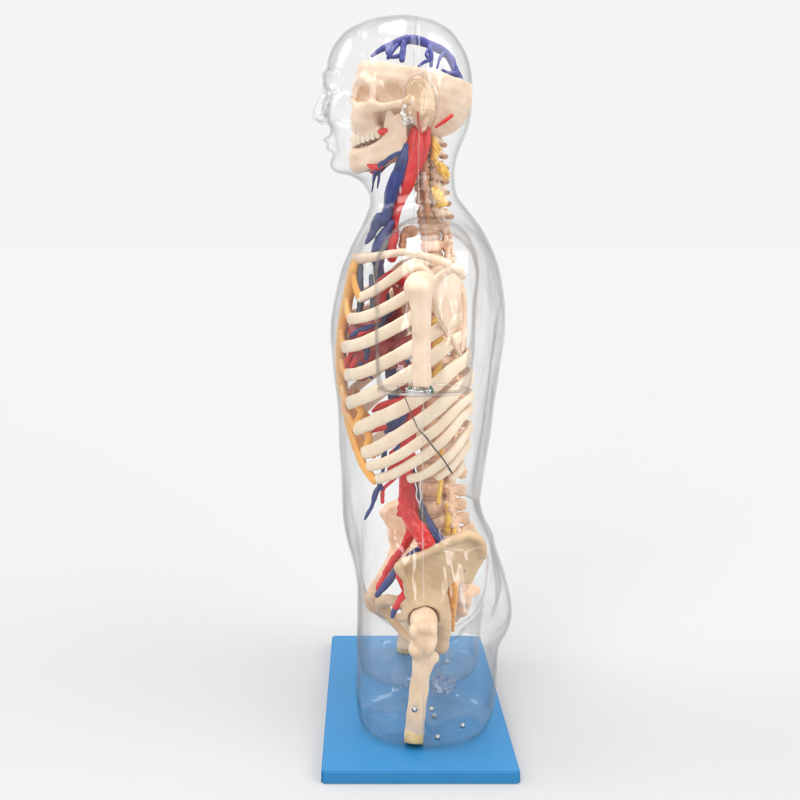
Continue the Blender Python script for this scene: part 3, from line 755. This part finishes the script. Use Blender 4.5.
# sternum and costal cartilages (amber)
def breast():
    b = MB()
    st = P0((357, 258, 0), (353.5, 272, 0), (350, 288, 0), (346, 308, 0), (342.5, 330, 0), (341, 352, 0), (341.5, 372, 0), (343, 390, 0), (346, 402, 0))
    b.add(sweep(st, [.0066, .0078, .0076, .0074, .0072, .0072, .0070, .0064, .0046], [.022, .024, .018, .015, .016, .017, .016, .011, .005], step=.003, seg=20, nrm=lambda p: (1, 0, 0), power=2.6, jit=.04))
    link('sternum', b.mesh('sternum'), 'cartilage', ROOT)
    joins = [(354, 276, -.02), (347, 300, -.012), (342, 331, -.012), (342, 360, -.012), (343, 386, -.010), (346, 398, -.006)]
    for i in range(6):
        e = RIBS[i][0][0]; a = joins[i]
        mid = ((e[0] + a[0]) / 2 - 1.0, (e[1] + a[1]) / 2 + (3 if i > 3 else 1), (e[2] + a[2]) / 2)
        me = mesh_from('costal_cartilage', *sweep(P0(e, mid, a), [.0042, .0040, .0040], [.0052] * 3, step=.002, seg=12, nrm=radial, power=2.3))
        link('costal_cartilage', me, 'cartilage', ROOT); link('costal_cartilage', mirror_mesh(me), 'cartilage', ROOT)
    # costal margin running down and out to the tenth rib
    mg = P0((343, 394, -.008), (345, 410, -.018), (349, 426, -.027), (354, 442, -.037), (360, 458, -.048), (367, 471, -.058), (375, 481, -.068))
    me = mesh_from('costal_margin', *sweep(mg, [.0040] * 7, [.0066, .0072, .0068, .0062, .0060, .0056, .0048], step=.003, seg=14, nrm=radial, power=2.4, jit=.06))
    link('costal_margin', me, 'cartilage', ROOT); link('costal_margin', mirror_mesh(me), 'cartilage', ROOT)
    for a, m_, b_ in (((353, 402, -.045), (361, 412, -.050), (355, 426, -.044)), ((362, 427, -.052), (369, 437, -.056), (364, 452, -.052)), ((344, 412, -.02), (350, 418, -.034), (356, 428, -.044))):
        me = mesh_from('costal_cartilage', *sweep(P0(a, m_, b_), [.0035] * 3, [.0042, .0046, .0042], step=.002, seg=12))
        link('costal_cartilage', me, 'cartilage', ROOT); link('costal_cartilage', mirror_mesh(me), 'cartilage', ROOT)
breast()

# ---- shoulder girdle and upper arm
def shoulder():
    f = Field((-.02, -.20, .38), (.12, 0, .60), .0013)
    cl = P0((357, 259, -.014), (370, 257.5, -.035), (386, 254.5, -.060), (402, 252, -.085), (420, 255, -.112), (438, 260, -.138), (448, 264, -.150))
    f.chain(cl, [.0075, .0058, .0048, .0044, .0046, .0050, .0052], k=.003); f.noise(.0003, 200, 1)
    a = f.mesh('clavicle')
    f = Field((.03, -.20, .38), (.13, -.03, .60), .0013)
    w2 = lambda px, py, y=-.125: W(px, py, y)[::2]
    poly = [w2(*p) for p in ((426, 280), (432, 268), (447, 263), (465, 276), (472, 298), (473, 325), (472, 346), (469, 362), (463, 363), (454, 348), (443, 330), (434, 314), (428, 298))]
    f.plate(poly, lambda x, z: -.142 + (x - .062) * 1.15, lambda x, z: .0038 + 0 * x, k=.003, rad=.0016)
    f.chain([W(432, 284, -.142), W(440, 276, -.146), (W(452, 268, -.150)), W(459, 270, -.146), W(462, 276, -.136)], [.006, .0042, .0052, .0056, .0044], k=.005)
    f.chain([W(430, 292, -.142), W(441, 318, -.126), W(453, 340, -.112), W(460, 354, -.104)], [.0050, .0026, .0022, .0024], k=.006)
    f.chain([W(463, 292, -.096), W(464.5, 322, -.095), W(462, 350, -.100)], [.0022, .0022, .0024], k=.003)
    f.ell(W(431, 288, -.142), (.006, .009, .012), k=.005)
    f.chain([W(430, 276, -.135), W(420, 266, -.135), W(412, 268, -.140)], [.006, .0045, .0042], k=.005)  # coracoid
    b = f.mesh('scapula')
    f = Field((.02, -.20, .38), (.10, -.10, .56), .0013)
    Y = -.160
    f.ell(W(420, 285, -.152), (.0150, .0145, .0155), k=0)
    f.ell(W(411.5, 287, -.160), (.0085, .010, .0115), k=.006)
    f.chain([W(420, 292, Y), W(421, 308, Y), W(421.5, 330, Y), W(421.5, 360, Y), W(422, 386, Y)], [.0140, .0112, .0104, .0102, .0104], k=.006)
    f.chain([W(412, 290, -.168), W(414.5, 312, -.168), W(416, 332, -.168)], [.004, .0030, .0016], k=.005)
    f.plane(W(422, 386, Y), (0, 0, -1), .001); f.noise(.0004, 220, 3)
    c = f.mesh('humerus')
    for nm, me, mt in (('clavicle', a, 'bone'), ('scapula', b, 'bone'), ('humerus', c, 'bone')):
        link(nm, me, mt, ROOT); link(nm, mirror_mesh(me), mt, ROOT)
shoulder()

# ---- pelvis and thigh bones
def pelvis():
    f = Field((-.01, -.150, .07), (.155, .004, .25), .0013)
    yb = -.112
    w2 = lambda px, py, y=yb: W(px, py, y)[::2]
    ili = [w2(*p) for p in ((398, 566), (404, 560), (418, 555), (432, 549), (447, 541), (458, 535), (468, 532), (477, 535), (485, 544), (489, 557), (487, 570), (479, 582), (474, 593), (466, 591), (457, 586), (450, 591), (447, 604), (440, 612), (424, 614), (410, 606), (406, 594), (406, 584), (400, 576))]
    def yf(x, z): return -.092 - .26 * np.clip(z - .165, 0, 1) ** 1.0 - .10 * np.clip(.03 - np.abs(x - .085), -.05, .03) + .40 * np.clip(x - .105, 0, 1)
    f.plate(ili, yf, lambda x, z: .0075 + 0 * x, k=.004, rad=.003)
    crest = [(398, 567.5, -.109), (405, 562, -.112), (418, 557, -.114), (433, 551, -.115), (447, 543, -.115), (459, 537.5, -.113), (468, 535, -.109), (477, 538, -.103), (483, 547, -.098), (484, 556, -.095)]
    f.chain(P0(*crest), [.0054, .0045, .0038, .0037, .0040, .0042, .0044, .0044, .0042, .004], k=.008)
    f.chain(P0((401, 572, -.108), (406, 581, -.102), (409, 592, -.098)), [.0045, .0042, .0062], k=.005)
    f.ell(W(424, 612, -.094), (.0235, .015, .0215), k=.012)                       # socket body
    f.chain(P0((440, 600, -.085), (443, 615, -.082), (443, 632, -.078), (440, 645, -.076)), [.010, .0095, .0095, .0098], k=.008)  # ischium
    f.chain(P0((440, 646, -.076), (425, 652, -.052), (402, 632, -.022), (388, 614, -.007)), [.0085, .0052, .0050, .0056], k=.006)
    f.chain(P0((410, 606, -.086), (399, 602, -.055), (388, 600, -.026), (381, 602, -.008)), [.0085, .0068, .0066, .0078], k=.007)
    f.ell(W(383, 606, -.007), (.009, .006, .013), k=.005)
    f.ell(W(424, 622, -.104), (.0186, .018, .0186), 'sub', .002)                  # socket
    f.ell(W(465, 571, -.107), .0018, 'sub', .001)
    f.noise(.0006, 200, 6)
    h = f.mesh('hip_bone')
    f = Field((.02, -.150, -.004), (.10, -.075, .165), .0013)
    Y = -.118
    f.ell(W(424, 621, -.104), (.0160, .0160, .0160), k=0)
    f.chain([W(424, 621, -.104), W(423, 630, -.116)], [.0120, .0115], k=.006)
    f.ell(W(424, 637, -.124), (.0128, .0110, .0165), k=.004)
    f.ell(W(431, 629, -.125), (.0070, .009, .0095), k=.002)
    f.ell(W(414.5, 632, -.126), (.0060, .008, .0085), k=.002); f.ell(W(424, 628, -.132), (.0070, .0070, .0070), k=.002); f.ell(W(428, 645, -.130), (.0066, .0070, .0095), k=.002)
    f.ell(W(415.5, 650, -.126), (.0076, .0088, .0078), k=.002)
    f.chain([W(424, 640, -.118), W(423.5, 656, Y), W(420.5, 676, Y), W(417, 705, Y), W(413.8, 739, Y)], [.0135, .0125, .0108, .0104, .0108], k=.008)
    f.ell(W(434.5, 657, -.110), (.0058, .006, .0070), k=.006)
    f.plane(W(414, 738.5, Y - .006), (0, 0, -1), .001); f.noise(.0008, 230, 4)
    fe = f.mesh('femur')
    for nm, me, mt in (('hip_bone', h, 'bone_tan'), ('femur', fe, 'bone_leg')):
        o1 = link(nm, me, mt, ROOT)
        m2 = mirror_mesh(me)
        if nm == 'hip_bone': m2.transform(Matrix.Translation((-.013, 0, 0)))
        o2 = link(nm, m2, 'spine' if nm == 'hip_bone' else mt, ROOT)
        if nm == 'femur':
            a = np.array(W(414.3, 731, Y)); b_ = np.array(W(413.7, 740.5, Y - .004))
            for o, s in ((o1, 1), (o2, -1)):
                m3 = mesh_from('femur_end', *sweep([(a[0], s*a[1], a[2]), (b_[0], s*b_[1], .003)], [.0108, .0110], step=.002, seg=28, cap=False, nrm=lambda p: (1, 0, 0)))
                link('femur_end', m3, 'bone_cut', o)
pelvis()

# ---- heart and great vessels of the chest
def chest():
    f = Field((-.04, -.07, .37), (.07, .07, .56), .0016)
    f.ell(W(376, 340, -.014), (.030, .036, .040), k=0, rot=[(.85, 0, .53), (0, 1, 0), (-.53, 0, .85)])
    f.ell(W(388, 325, .006), (.026, .034, .028), k=.015)
    f.ell(W(362, 362, -.026), (.018, .022, .022), k=.014)
    f.noise(.0022, 130, 5)
    link('heart', f.mesh('heart'), 'dark_red', ROOT)
    for s in (-1, 1):
        y = lambda v: v * s
        L = [(P0((392, 320, y(-.03)), (396, 305, y(-.046)), (402, 292, y(-.055)), (410, 280, y(-.054))), [.008, .0078, .0062, .003]),
             (P0((392, 330, y(-.03)), (402, 324, y(-.056)), (412, 316, y(-.066))), [.008, .0086, .0050]),
             (P0((390, 345, y(-.034)), (402, 344, y(-.056)), (412, 338, y(-.066))), [.008, .0076, .0046]),
             (P0((386, 355, y(-.038)), (398, 362, y(-.060)), (410, 366, y(-.070))), [.007, .0072, .0040]),
             (P0((384, 322, y(-.03)), (380, 318, y(-.052)), (374, 322, y(-.064))), [.007, .0058, .0030]),
             (P0((402, 300, y(-.040)), (396, 290, y(-.046)), (392, 280, y(-.046))), [.0046, .0036, .0020]),
             (P0((402, 368, y(-.040)), (404, 384, y(-.050)), (402, 398, y(-.05))), [.006, .0058, .0030])]
        tubes('pulmonary_artery', L, 'dark_red', ROOT, jit=.16)
        L = [(P0((380, 330, y(-.048)), (386, 316, y(-.060)), (394, 311, y(-.066))), [.0024, .0034, .0016]),
             (P0((352, 336, y(-.030)), (360, 330, y(-.044)), (369, 327, y(-.054)), (378, 322, y(-.058))), [.0030, .0036, .0030, .0016]),
             (P0((366, 346, y(-.050)), (367, 354, y(-.052)), (366, 360, y(-.05))), [.0030, .0034, .0020]),
             (P0((386, 338, y(-.058)), (391, 334, y(-.062)), (397, 328, y(-.066))), [.0020, .0026, .0016]),
             (P0((406, 370, y(-.066)), (408, 362, y(-.070))), [.0036, .0034]),
             (P0((360, 362, y(-.046)), (364, 372, y(-.048)), (372, 378, y(-.05))), [.0030, .0026, .0014])]
        tubes('pulmonary_vein', L, 'blue', ROOT, jit=.2)
    L = [(P0((354, 352, -.036), (349, 358, -.034), (346, 368, -.030)), [.0030, .0044, .0028]), (P0((360, 354, -.044), (353, 366, -.040), (352, 374, -.036)), [.0030, .0038, .0020]),
         (P0((360, 342, -.045), (366, 338, -.05), (374, 341, -.054)), [.0020, .0028, .0014]), (P0((370, 330, -.05), (360, 334, -.046)), [.0022, .0026])]
    tubes('coronary_artery', L, 'red', ROOT, jit=.25)
    tube('superior_vena_cava', P0((378, 262, .012), (380, 280, .016), (384, 300, .016), (386, 318, .014)), [.0066, .0072, .0080, .0080], 'blue', ROOT, jit=.05)
    tube('internal_thoracic_vein', P0((361, 266, -.022), (360, 282, -.024), (361, 300, -.026), (357, 324, -.03)), [.0034, .0042, .0044, .0036], 'navy', ROOT, jit=.12)
    tube('internal_thoracic_vein', P0((371, 276, -.03), (372, 292, -.034), (373, 312, -.038)), [.0030, .0036, .0030], 'navy', ROOT, jit=.12)
    tube('aorta', P0((382, 316, -.004), (378, 300, -.006), (384, 284, -.008), (397, 277, -.006), (410, 284, -.008), (420, 304, -.012), (426, 335, -.014), (424, 370, -.014), (417, 400, -.014), (411, 430, -.014), (407, 455, -.014),
         (406, 478, -.016), (407, 497, -.018), (411, 513, -.020)), [.0095, .0100, .0100, .0098, .0090, .0084, .0080, .0078, .0078, .0078, .0080, .0084, .0100, .0110], 'red', ROOT, jit=.05)
    tube('inferior_vena_cava', P0((388, 345, .012), (392, 380, .012), (396, 410, .008), (402, 440, .006), (410, 470, .006), (416, 490, -.014), (419.5, 506, -.020), (425, 519, -.026), (433, 532, -.034), (447, 551, -.044)), [.0078, .0078, .0076, .0072, .0060, .0048, .0056, .0064, .0068, .0066], 'blue', ROOT, jit=.06)
    # lower chest branches seen between the ribs
    L = [(P0((408, 395, -.05), (400, 402, -.055), (390, 404, -.056)), [.0050, .0058, .003]), (P0((404, 430, -.05), (395, 426, -.055), (382, 428, -.055), (372, 432, -.05)), [.0034, .0030, .0032, .0014]),
         (P0((410, 418, -.045), (404, 424, -.05), (394, 438, -.052), (384, 447, -.05)), [.0062, .0060, .0048, .0020]), (P0((410, 440, -.045), (402, 448, -.05), (392, 454, -.052)), [.0052, .0062, .0044]),
         (P0((412, 455, -.045), (402, 464, -.048), (390, 470, -.05)), [.0050, .0052, .0040]), (P0((406, 400, -.045), (392, 402, -.05), (381, 406, -.052), (373, 411, -.05)), [.004, .0038, .0040, .0022]),
         (P0((402, 470, -.035), (393, 480, -.034), (384, 488, -.032), (382.5, 494, -.032), (382.5, 502, -.032)), [.0030, .0022, .0022, .0028, .0024])]
    tubes('celiac_artery', L, 'red', ROOT, jit=.12)
    L = [(P0((408, 405, -.052), (402, 414, -.056), (396, 424, -.056), (388, 430, -.054)), [.0040, .0068, .0062, .0030]), (P0((398, 412, -.058), (390, 424, -.056), (386, 432, -.054)), [.0036, .0048, .0024]),
         (P0((386, 440, -.05), (384, 456, -.05), (383, 470, -.046), (380, 482, -.040), (378, 490, -.036)), [.0026, .0034, .0024, .0026, .0030]), (P0((400, 446, -.052), (396, 450, -.054)), [.003, .003]),
         (P0((379, 482, -.038), (382, 489, -.036)), [.0024, .0022]),
         (P0((378, 488, -.036), (375, 495, -.036), (372, 506, -.034), (368, 513, -.034), (365, 519, -.034)), [.0030, .0034, .0024, .0022, .0016])]
    tubes('mesenteric_vein', L, 'blue', ROOT, jit=.18)
    # far-side lung root tissue, pale brown
    tubes('bronchus', [(P0((402, 268, 0), (402, 300, 0), (404, 318, 0)), [.0050, .0056, .0056]), (P0((404, 318, 0), (396, 330, -.03)), [.0046, .003]), (P0((404, 318, 0), (396, 330, .03)), [.0046, .003])], 'spine', ROOT, jit=.12)
chest()

# ---- iliac vessels: one ragged sheet-like aortic fork in front of the lumbar spine
def iliac():
    f = Field((-.01, -.10, .10), (.105, .05, .30), .0013)
    f.chain(P0((407, 488, -.018), (408, 502, -.020), (412, 516, -.024), (419, 529, -.032), (427, 544, -.044), (434, 560, -.058), (438, 580, -.06)), [.0096, .0122, .0124, .0112, .0104, .0096, .006], k=.008)
    f.chain(P0((413, 524, -.020), (408, 540, -.022), (401, 551, -.026), (393, 561, -.034), (386, 573, -.044), (378, 588, -.055)), [.0084, .0054, .0046, .0042, .0036, .0034], k=.005)
    for px, py, r in ((399, 508, .003), (401, 513, .0032), (406, 517, .0025), (400, 500, .0022), (412, 535, .003), (398, 515, .002), (396, 557, .0026), (409, 545, .0024)):
        f.ell(W(px, py, -.022), r, k=.003)
    f.chain(P0((399, 576, -.078), (404, 584, -.078), (406, 592, -.076), (401, 600, -.074), (396, 607, -.072)), [.0044, .0046, .0050, .0050, .0042], k=.003)
    f.chain(P0((404, 584, -.078), (412, 578, -.07), (420, 568, -.064)), [.004, .004, .004], k=.003)
    f.noise(.0008, 330, 9)
    link('iliac_artery', f.mesh('iliac_artery'), 'red', ROOT)
    L = [(P0((422, 548, -.040), (411, 556, -.052), (401, 565, -.062), (391, 578, -.066), (384, 587, -.066), (377, 595, -.064)), [.0050, .0046, .0048, .0050, .0040, .0034]),
         (P0((408, 597, -.07), (400, 603, -.070), (395, 609, -.070), (392.5, 616, -.070)), [.0030, .0034, .0040, .0026])]
    tubes('iliac_vein', L, 'blue', ROOT, jit=.12)
    L = [(P0((416, 480, -.03), (417, 492, -.034), (419, 503, -.034), (421, 512, -.034)), [.0014, .0018, .0020, .0024]), (P0((421, 510, -.034), (423, 520, -.034), (428, 528, -.036)), [.0034, .0036, .003])]
    tubes('gonadal_vein', L, 'ink', ROOT, jit=.25)
iliac()

# ---- metal: hook wires, screws, crotch bracket, arm bracket, dark cord
L = [(P0((415, 483, -.045), (417, 490, -.046), (416, 496, -.046), (419, 503, -.046), (420, 508, -.045)), .0009), (P0((421, 480, -.046), (420, 488, -.046), (421, 496, -.046), (420, 504, -.046)), .0011)]
tubes('wire_hook', L, 'foil', ROOT)
tube('dark_cord', P0((397, 385, -.118), (404, 396, -.121), (408, 405, -.121), (413, 418, -.123), (419, 430, -.124), (425, 436, -.1255), (434, 448, -.1265), (443, 459, -.1245), (452, 473, -.120)), [.0005, .0006, .0006, .0007, .0007, .0010, .0010, .0009, .0011], 'ink', ROOT, jit=.2)
def screw(p, ax, r=.0032, parent=ROOT, mat='steel'):
    b = MB(); n = Vector(ax).normalized(); P = Vector(p)
    b.add(sweep([tuple(P), tuple(P + n * r * .35), tuple(P + n * r * .8)], [r, r, r * .55], step=.0006, seg=20))
    b.add(sweep([tuple(P - n * .0035), tuple(P)], [r * .4, r * .45], step=.002, seg=10))
    b.add(sweep([tuple(P + n * r * .80), tuple(P + n * r * 1.15)], [r * .42, r * .3], step=.0004, seg=6))
    return link('screw', b.mesh('screw'), mat, parent)
for px, py, y, r in ((414.5, 709, -.134, .0034), (431.5, 709, -.134, .0028), (462.5, 725.5, -.127, .0030), (437.5, 737, -.131, .0032)):
    screw(W(px, py, y), (0, -1, .1), r)
    screw(mir(W(px, py, y)), (0, 1, .1), r)
screw(W(434.5, 716, -.06), (0, -.5, 1), .0030); screw(W(447, 662, .06), (0, -.5, 1), .0034); screw(W(465, 571, -.1075), (0, -1, 0), .0013)
def bracket():
    f = Field((.05, -.05, -.002), (.13, .05, .07), .0012)
    p = W(441, 694, 0)
    f.box((p[0] + .002, 0, .010), (.014, .010, .0065), .003, k=.002)
    f.box((p[0] - .003, 0, .028), (.0025, .003, .020), .0018, k=.003)
    f.box((p[0] + .008, 0, .018), (.010, .006, .004), .003, k=.004)
    f.noise(.0010, 500, 3)
    link('crotch_bracket', f.mesh('crotch_bracket'), plastic_clear('clear_bracket', .97, .75, (.98, .96, 1), 1.0, .9, (160, 160, 160), .05, 1.2, .09), ROOT)
    for s in (-1, 1):
        f = Field((.03, -.19, .38), (.09, -.13, .42), .001)
        c = W(419, 391, -.160)
        f.box((c[0], c[1], c[2] - .001), (.0135, .009, .0035), .0012, k=.001)
        f.cap((c[0], c[1], c[2]), (c[0], c[1], c[2] + .004), .004, .004)
        f.noise(.0010, 700, 2)
        me = f.mesh('arm_bracket'); me = me if s < 0 else mirror_mesh(me)
        link('arm_bracket', me, 'foil', ROOT)
        b = MB()
        for px in (410.5, 431):
            q = W(px, 387, -.164); b.add(sweep([q, (q[0] + (.001 if px > 420 else -.001), q[1], q[2] - .005)], [.0016, .0024], step=.001, seg=10))
        me = b.mesh('arm_clip'); me = me if s < 0 else mirror_mesh(me)
        link('arm_clip', me, 'green', ROOT)
bracket()
# thick moulded rim round the bottom of each arm stump, and the groin rim
for s in (-1, 1):
    pts = []
    for i in range(41):
        a = 2 * math.pi * i / 40; c, n = math.cos(a), math.sin(a)
        pts.append((.0635 + .0485 * math.copysign(abs(c)**(2/2.4), c), s * .178 + .0365 * math.copysign(abs(n)**(2/2.4), n), .4075))
    tube('arm_rim', pts, .0016, 'rim', ROOT, step=.004, seg=8, cap=False)
    g = P0((364, 586, s*.03), (368, 597, s*.05), (376, 608, s*.055), (390, 617, s*.05), (415, 625, s*.04), (440, 628, s*.04), (458, 625, s*.05), (474, 613, s*.06), (483, 596, s*.06), (487, 572, s*.055), (488, 556, s*.05))
    tube('groin_rim', g, .0011, 'rim', ROOT, step=.004, seg=8)

# ================================================================== LIGHT
world = bpy.data.worlds.new('World'); sc.world = world; world.use_nodes = True
nt = world.node_tree; nt.nodes.clear(); L_ = nt.links.new
out = nt.nodes.new('ShaderNodeOutputWorld'); bg = nt.nodes.new('ShaderNodeBackground')
tc = nt.nodes.new('ShaderNodeTexCoord')
def vmath(op, v, b=None):
    n = nt.nodes.new('ShaderNodeVectorMath'); n.operation = op; L_(v, n.inputs[0])
    if b is not None: n.inputs[1].default_value = b
    return n
def smooth(val, a, b, lo, hi):
    n = nt.nodes.new('ShaderNodeMapRange'); n.interpolation_type = 'SMOOTHSTEP'
    L_(val, n.inputs['Value']); n.inputs['From Min'].default_value = a; n.inputs['From Max'].default_value = b
    n.inputs['To Min'].default_value = lo; n.inputs['To Max'].default_value = hi
    return n.outputs['Result']
def m2(op, a, b):
    n = nt.nodes.new('ShaderNodeMath'); n.operation = op
    for i, v in enumerate((a, b)):
        if isinstance(v, (int, float)): n.inputs[i].default_value = v
        else: L_(v, n.inputs[i])
    return n.outputs[0]
D = vmath('NORMALIZE', tc.outputs['Generated']).outputs[0]
def lobe(dirv, c0, c1, amp):
    v = Vector(dirv).normalized(); d = vmath('DOT_PRODUCT', D, tuple(v)).outputs['Value']
    return smooth(d, c0, c1, 0, amp)
sep = nt.nodes.new('ShaderNodeSeparateXYZ'); L_(D, sep.inputs[0])
BACK = .913
val = m2('MULTIPLY', smooth(sep.outputs['Y'], -.55, .25, .40, 1.0), BACK)       # room behind the camera is dimmer
val = m2('ADD', val, lobe((-.08, -.10, 1), .925, .975, 6.0))                         # overhead softbox
val = m2('ADD', val, lobe((-.5, -.9, .80), .955, .985, 4.5))                      # front softbox, upper left
val = m2('ADD', val, lobe((.75, -1, .45), .975, .99, 3.0))                      # front softbox, right
val = m2('ADD', val, lobe((.70, -.25, .62), .925, .95, 3.2))                      # side softbox, right and high
val = m2('ADD', val, lobe((-.80, .15, .62), .962, .978, 3.5))                      # side softbox, left and high
DS = vmath('NORMALIZE', vmath('MULTIPLY', D, (1, 1, .35)).outputs[0]).outputs[0]
for hd, amp in (((-.42, -1, .02), 6.0), ((.70, -1, .03), 5.0)):                      # tall strip lamps either side behind the camera
    d = vmath('DOT_PRODUCT', DS, tuple(Vector(hd).normalized())).outputs['Value']
    val = m2('ADD', val, smooth(d, .9950, .9975, 0, amp))
L_(val, bg.inputs['Strength']); bg.inputs['Color'].default_value = (1, 1, 1, 1)
L_(bg.outputs[0], out.inputs['Surface'])

def area(name, loc, tgt, size, power):
    l = bpy.data.lights.new(name, 'AREA'); l.shape = 'DISK'; l.size = size; l.energy = power; l.color = (1, .985, .96)
    o = bpy.data.objects.new(name, l); COL.objects.link(o); o.location = loc
    o.rotation_euler = (Vector(tgt) - Vector(loc)).to_track_quat('-Z', 'Y').to_euler()
    return o

# ================================================================== CAMERA
cam = bpy.data.cameras.new('camera'); co = bpy.data.objects.new('camera', cam); COL.objects.link(co)
co.location = (0, -D0, HZ); co.rotation_euler = (math.radians(90), 0, 0)
cam.sensor_width = 36; cam.lens = F / 800 * 36; cam.shift_x = (400 - PX) / 800; cam.shift_y = -(400 - PY) / 800
cam.clip_start = .01; cam.clip_end = 1000
sc.camera = co

sc.view_settings.view_transform = 'Standard'; sc.view_settings.look = 'None'; sc.view_settings.exposure = 0; sc.view_settings.gamma = 1
sc.cycles.transparent_max_bounces = 48; sc.cycles.max_bounces = 8; sc.cycles.use_denoising = True
sc.render.film_transparent = False
